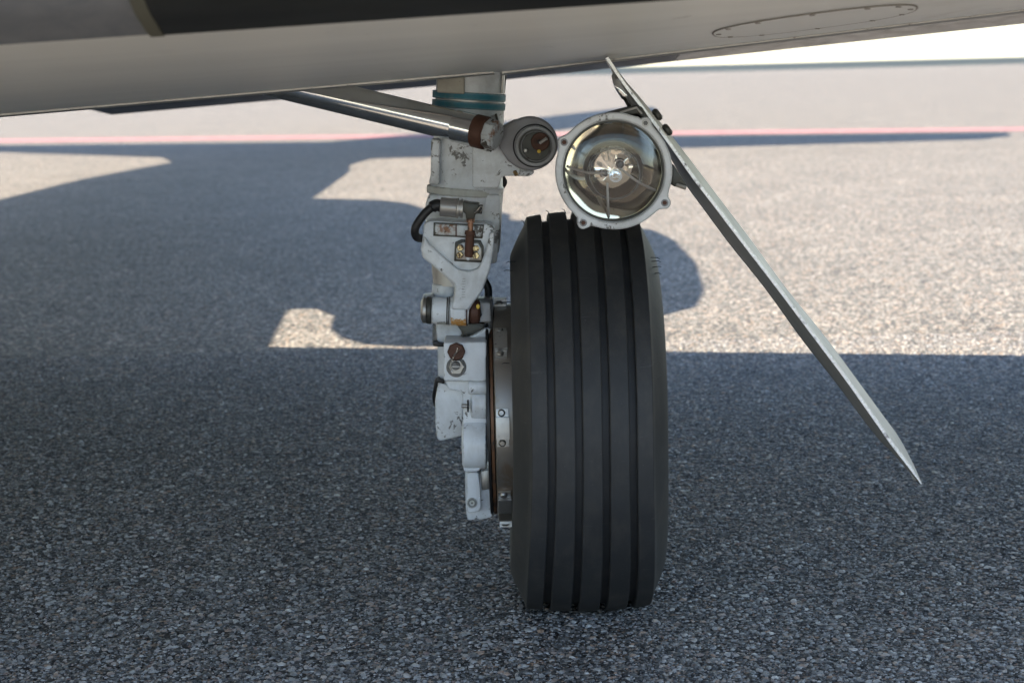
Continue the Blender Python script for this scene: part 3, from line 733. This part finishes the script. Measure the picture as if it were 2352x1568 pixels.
obj('slot', box(1037, 841, 1058, 843, -.1100, .002, .0002), 'silver', vb)
wz = curve([V(1050, 800, -.109), V(1047, 810, -.1085), V(1042, 818, -.109), V(1036, 832, -.109), V(1034, 845, -.108), V(1038, 856, -.109)], 10)
wz = [p+Vector((math.sin(i*1.7)*.0008, 0, math.cos(i*1.7)*.0008)) for i, p in enumerate(wz)]
obj('lock_wire', tube(wz, .0007, 6), 'wire', vb)
obj('lock_wire', tube([V(1043, 814, -.109), V(1056, 803, -.110)], .0006, 6), 'wire', vb)
obj('cable_tie', prism([(994, 784), (1004, 782), (1006, 787), (1020, 788), (1020, 797), (1004, 796), (995, 795)], -.045, .012, .0012), 'black', low)
obj('cable_tie', prism([(1000, 868), (1008, 866), (1012, 870), (1021, 873), (1020, 882), (1008, 879), (1000, 880)], -.045, .012, .0012), 'black', low)
obj('brake_pipe', tube(curve([V(1003, 872, -.03), V(1000, 890, -.028), V(997, 910, -.02), V(1000, 930, -.01)]), .0026), 'black', low)
ax = obj('axle_end', prism([(1004, 892), (1010, 878), (1030, 884), (1064, 888), (1064, 1000), (1042, 1006), (1012, 1013), (1004, 1008), (1000, 975), (999, 920)], -.045, .07, .014, 5, round_px=5), 'white', plane, 'smooth white axle end boss')
bc = obj('brake_housing', prism([(1022, 874), (1118, 874), (1118, 1040), (1119, 1072), (1106, 1075), (1098, 1083), (1066, 1083), (1063, 1066), (1060, 1030), (1060, 990), (1064, 960), (1062, 905), (1054, 898), (1030, 894)], -.075, .06, .006, 3, round_px=6), 'white_clean', plane, 'wavy white brake cylinder housing')
def bulge(y0, y1, x0, x1, r, Yc):                # rounded cylinder bosses stacked down the housing
    return obj('cylinder_boss', lathe(bmesh.new(), V(x0, (y0+y1)/2, Yc), V(x1, (y0+y1)/2, Yc), [(0, r*.86), (.06, r*.96), (.16, r), (.97, r), (1, r*.97)], 40), 'white_clean', bc)
bulge(895, 960, 1082, 1117, .0195, -.072); bulge(960, 1075, 1062, 1117, .034, -.062); bulge(872, 905, 1076, 1117, .010, -.085)
obj('stud', cyl(V(1060, 932, -.088), V(1074, 932, -.088), .0026, 16, .0003), 'steel', bc)
obj('stud_seal', cyl(V(1073, 932, -.088), V(1077, 932, -.088), .0085, 24, .0008), 'black', bc)
fo = obj('brake_foot', prism([(1068, 1082), (1100, 1080), (1103, 1090), (1126, 1078), (1128, 1120), (1131, 1186), (1110, 1192), (1074, 1194), (1070, 1170), (1068, 1120)], -.050, .06, .005, 3, round_px=5), 'white', plane, 'lower foot of the white brake housing')
obj('foot_plate', prism([(1071, 1084), (1099, 1084), (1103, 1120), (1105, 1165), (1100, 1175), (1073, 1178)], -.062, .02, .004, 3, round_px=6), 'white_clean', fo)
obj('recess', prism([(1103, 1083), (1124, 1078), (1127, 1122), (1107, 1126)], -.0515, .004, .001), 'steel', fo)
disc('plug', 1084, 1155, 12, -.0645, .004, 'band', fo); ring_obj('plug_ring', 1084, 1155, 9, 6.5, -.0655, .002, 'midgrey', fo); disc('plug_centre', 1084, 1155, 2, -.066, .003, 'darksteel', fo)

# ---- landing light on the door
LY = -.30; LS = (LY+DC)/FPX
LC = (1410, 393)
light = obj('landing_light', lathe(bmesh.new(), V(1410, 393, LY+.012), V(1410, 393, LY+.012)+Vector((.01, .10, .004)), [(0, .0675), (.25, .066), (.55, .055), (.85, .035), (1, .030), (1, .001)], 64, caps=False), 'midgrey', plane, 'round landing light with a mirror reflector')
# front ring outline with four screw ears
lugs = [(1296, 327), (1483, 283), (1527, 466), (1340, 512)]
def rimout(k=0):
    out = []
    for i in range(144):
        a = 2*PI*i/144; r = 134.5; best = r
        for lx, ly in lugs:
            la = math.atan2(ly-LC[1], lx-LC[0]); d = (a-la+PI) % (2*PI)-PI
            ld = math.hypot(lx-LC[0], ly-LC[1]); rl = 14.5
            # circle ear plus fillet
            s = ld*math.sin(d)
            if abs(d) < .14 and abs(s) < rl: best = max(best, ld*math.cos(d)+math.sqrt(rl*rl-s*s))
            elif abs(d) < .26:
                t = (.26-abs(d))/.14; best = max(best, r+max(0, min(1, t))**2*3.5)
        out.append((LC[0]+(best+k)*math.cos(a), LC[1]+(best+k)*math.sin(a)))
    return out
bm = bmesh.new(); ro = rimout(); n = 144
def ringpx(r, Y): return [bm.verts.new(V(LC[0]+r*math.cos(2*PI*i/n), LC[1]+r*math.sin(2*PI*i/n), LY)+Vector((0, Y-LY, 0))) for i in range(n)]
def outpx(k, Y): return [bm.verts.new(V(x, y, LY)+Vector((0, Y-LY, 0))) for x, y in rimout(k)]
loops = [outpx(0, LY+.012), outpx(0, LY+.0012), outpx(-1.4, LY), ringpx(119, LY), ringpx(117.5, LY+.001), ringpx(116.5, LY+.004), ringpx(116.5, LY+.012)]
for A, B in zip(loops, loops[1:]+loops[:1]):
    for k in range(n): bm.faces.new((A[k], A[(k+1) % n], B[(k+1) % n], B[k]))
MT['lightrim'] = worn_paint('lamp_ring_paint', (.62, .64, .66), chip=(.11, .105, .10), chip_at=.66, rough=.4)
obj('ring', bm, 'lightrim', light, 'pale grey clamp ring with four screw ears', smooth=30)
ring_obj('bezel', LC[0], LC[1], 117, 111.5, LY+.012, .020, 'silver', light, n=96)
ring_obj('gasket', LC[0], LC[1], 118, 111.5, LY+.0035, .008, 'darkgun', light, n=96)
def mirror():
    m, nt, bs = new_mat('silvered_reflector'); bs.inputs['Base Color'].default_value = (.80, .75, .66, 1); bs.inputs['Metallic'].default_value = 1
    bs.inputs['Roughness'].default_value = .05
    return m
MT['mirror'] = mirror()
c0 = V(LC[0], LC[1], LY)+Vector((0, .0165, 0)); RT_ = Matrix.Rotation(math.radians(-4), 3, 'X'); Rr = 111.5*LS
rows = []
for i in range(25):
    r = Rr*(i/24); dep = .0300*(1-(r/Rr)**2)
    rows.append((r, dep))
bm = bmesh.new(); R = []
for r, dep in rows[1:]:
    R.append([bm.verts.new(c0+RT_ @ Vector((r*math.cos(2*PI*k/96), dep*(1+.035*math.sin(2*PI*k/96*3+.8)*r/Rr+.02*math.sin(2*PI*k/96*7)*r/Rr), r*math.sin(2*PI*k/96)))) for k in range(96)])
ctr = bm.verts.new(c0+Vector((0, rows[0][1], 0)))
for k in range(96): bm.faces.new((ctr, R[0][k], R[0][(k+1) % 96]))
for A, B in zip(R[:-1], R[1:]):
    for k in range(96): bm.faces.new((A[k], A[(k+1) % 96], B[(k+1) % 96], B[k]))
obj('reflector', bm, 'mirror', light, 'silvered bowl reflector', smooth=30)
# inner shield ring and filament posts inside the lamp
m_, nt_, bs_ = new_mat('lamp_glass')
tr_ = nt_.nodes.new('ShaderNodeBsdfTransparent'); gl_ = nt_.nodes.new('ShaderNodeBsdfGlossy'); gl_.inputs['Roughness'].default_value = .02
fr_ = nt_.nodes.new('ShaderNodeFresnel'); fr_.inputs[0].default_value = 1.45; mx_ = nt_.nodes.new('ShaderNodeMixShader')
nt_.links.new(fr_.outputs[0], mx_.inputs[0]); nt_.links.new(tr_.outputs[0], mx_.inputs[1]); nt_.links.new(gl_.outputs[0], mx_.inputs[2])
nt_.links.new(mx_.outputs[0], nt_.nodes['Material Output'].inputs[0]); MT['glass'] = m_
bm = bmesh.new()
zmid = .040
ring_obj('inner_ring', LC[0]+2, LC[1]+6, 59, 56, LY+.032, .005, 'darksteel', light, n=64)
for (x0, y0, x1, y1) in ((1302, 382, 1388, 398), (1425, 388, 1512, 440), (1395, 420, 1398, 500)):
    p = V(x0, y0, LY+.014); q = V(x1, y1, LY+.024)
    if y1 == 440: p, q = V(x0, y0, LY+.024), V(x1, y1, LY+.016)
    if y1 == 500: p, q = V(x0, y0, LY+.026), V(x1, y1, LY+.014)
    obj('post_reflection', tube(curve([p, (p+q)/2+Vector((0, .002, -.003)), q], 6), [.0015]*13, 8), 'silver', light)  # thin rods modelled in place of the shield posts' reflections
for x, y, r in ((1389, 398, 10), (1424, 378, 12)):
    ring_obj('ferrule', x, y, r, r-3, LY+.034, .008, 'chrome', light, n=28)
    disc('contact', x, y, r-4, LY+.036, .005, 'darksteel', light)
# small round emblem moulded in the lens
def text_mesh(s, size, loc, name, mat, parent):
    cu = bpy.data.curves.new('t', 'FONT'); cu.body = s; cu.size = size; cu.extrude = .0003; cu.align_x = 'CENTER'; cu.align_y = 'CENTER'; cu.shear = .3
    to = bpy.data.objects.new('t', cu); C.objects.link(to); bpy.context.view_layer.update()
    me = bpy.data.meshes.new_from_object(to.evaluated_get(bpy.context.evaluated_depsgraph_get()))
    bpy.data.objects.remove(to); o = bpy.data.objects.new(name, me); C.objects.link(o)
    me.transform(Matrix.Translation(loc) @ Matrix.Rotation(PI/2, 4, 'X')); me.materials.append(MT[mat]); o.parent = parent; return o
MT['frost'] = metal('frosted_moulding', (.75, .82, .9), .3, 0, scale=200)
ring_obj('emblem_ring', 1414, 404, 15, 13.2, LY+.0062, .001, 'frost', light, n=36)
ring_obj('emblem_ring', 1414, 404, 11.5, 10.6, LY+.0062, .001, 'frost', light, n=36)
text_mesh('GE', .0085, V(1414, 404, LY+.0064), 'emblem_letters', 'frost', light)
# lens
bm = bmesh.new(); R = []
for yy, rr in ((.0100, Rr*.995), (.0088, Rr*.97), (.0076, Rr*.6), (.0070, Rr*.3)):
    R.append([bm.verts.new(V(LC[0], LC[1], LY)+Vector((rr*math.cos(2*PI*k/96), yy, rr*math.sin(2*PI*k/96)))) for k in range(96)])
R2 = []
for yy, rr in ((.0100, Rr*.3), (.0104, Rr*.6), (.0112, Rr*.97), (.0118, Rr*.995)):
    R2.append([bm.verts.new(V(LC[0], LC[1], LY)+Vector((rr*math.cos(2*PI*k/96), yy, rr*math.sin(2*PI*k/96)))) for k in range(96)])
seq = R+R2[::-1]
seq = R[::1]
allr = [R[3], R[2], R[1], R[0], R2[3], R2[2], R2[1], R2[0]]
for A, B in zip(allr[:-1], allr[1:]):
    for k in range(96): bm.faces.new((A[k], A[(k+1) % 96], B[(k+1) % 96], B[k]))
bm.faces.new(allr[0]); bm.faces.new(allr[-1][::-1])
obj('lens', bm, 'glass', light, smooth=60)
for i, (x, y) in enumerate(lugs):
    disc('screw_seat', x, y, 8.5, LY-.0008, .003, 'midgrey' if i != 1 else 'silver', light, n=20, bev=.0006)
    disc('screw', x, y, 5.5, LY-.0022, .004, 'rust' if i != 1 else 'darksteel', light, n=6, bev=.0006)
# mounting bracket between lamp and door
bk1 = obj('lamp_bracket', prism([(1392, 262), (1412, 256), (1462, 243), (1474, 245), (1500, 285), (1512, 300), (1500, 306), (1486, 284), (1466, 262), (1430, 268), (1400, 272)], LY+.012, .05, .002), 'darkgun', light)
obj('bracket_inner', prism([(1418, 262), (1462, 250), (1478, 272), (1462, 278)], LY+.03, .03, .001), 'black', light)
obj('bracket_bar', tube([V(1424, 259, LY+.011), V(1462, 247, LY+.011), V(1474, 262, LY+.011)], .0014, 8), 'silver', light)
obj('lamp_bracket', prism([(1546, 376), (1556, 392), (1580, 428), (1574, 434), (1546, 428), (1542, 420)], LY+.012, .05, .002), 'darkgun', light)
obj('adjuster_screw', cyl(V(1553, 424, LY+.01), V(1576, 432, LY+.01), .0026, 8, .0004), 'steel', light)

# ---- gear door, seen along its edge
DY = -.27
stations = [  # ridge, left outline, right outline
 ((1391, 134), (1389, 136), (1398, 132)), ((1425, 186), (1420, 188), (1434, 182)), ((1455, 226), (1449, 229), (1466, 219)), ((1500, 284), (1492, 290), (1514, 277)),
 ((1545, 345), (1534, 353), (1563, 338)), ((1590, 409), (1572, 420), (1612, 402)),
 ((1640, 474), (1617, 482), (1662, 468)), ((1700, 553), (1675, 560), (1722, 547)), ((1784, 662), (1758, 664), (1806, 662)),
 ((1868, 774), (1842, 780), (1893, 770)), ((1943, 874), (1919, 878), (1968, 871)), ((1996, 949), (1976, 955), (2022, 945)),
 ((2022, 986), (2008, 996), (2051, 984)), ((2037, 1008), (2026, 1017), (2066, 1006)), ((2058, 1036), (2050, 1040), (2084, 1038)), ((2088, 1075), (2083, 1078), (2101, 1072)), ((2116, 1112), (2114, 1112), (2117, 1108))]
def interp(st, n):
    r = [curve([Vector((s[i][0], s[i][1], 0)) for s in st], n) for i in range(3)]; return list(zip(*r))
rowsd = []; rowe = []
ST = interp(stations, 5)
NST = len(ST)
for i, (c, l, r) in enumerate(ST):
    t = i/(NST-1); dl = .20 if t < .9 else .20*(1-(t-.9)/.1*.8)
    E = V(c.x, c.y, DY); L = V(l.x, l.y, DY+dl*.8); Rb = V(r.x, r.y, DY+dl)
    Ln_ = V(l.x*.6+c.x*.4, l.y*.6+c.y*.4, DY+dl*.3); Rn = V(r.x*.62+c.x*.38, r.y*.62+c.y*.38, DY+dl*.32)
    e2 = (V(c.x+6.5*min(1, (1-t)*14+.1), c.y-2.5, DY))
    L2 = L+Vector((.006, .06, .004)); 
    rowsd.append([E+Vector((0, .0015, 0)), Ln_, L, L2, Rb+Vector((-.004, .03, -.003)), Rb, Rn, e2+Vector((0, .0015, 0))])
    e3 = e2; rowe.append([E+Vector((-.0004, .003, 0)), E+Vector((0, -.0006, 0)), e3+Vector((0, -.0006, 0)), e3+Vector((.0004, .003, 0))])
door = obj('gear_door', loft(rowsd, closed=True, caps=True), 'doorpaint', plane, 'long thin grey landing gear door hanging open at a slant', smooth=50)
obj('door_edge', loft(rowe, closed=True, caps=True), 'dooredge', door, 'bright worn metal edge')
for (x, y) in ((1504, 268), (1527, 303)):
    p = V(x, y, DY-.004)
    obj('door_screw', cyl(p, p+Vector((.006, 0, .0045)), .0078, 18, .002), 'darkgun', door) 
lk = obj('door_link', tube(curve([V(1392, 134, DY+.03), V(1411, 170, DY+.02), V(1418, 195, DY), V(1434, 222, DY), V(1449, 250, DY+.01)], 6), [.0018]*7+[.0045]*12+[.0028]*6), 'chrome', door, 'thin twisted polished link')
obj('link_plate', prism([(1414, 172), (1436, 200), (1470, 246), (1458, 250), (1444, 232), (1430, 214), (1420, 200)], DY+.02, .006, .001), 'midgrey', door)
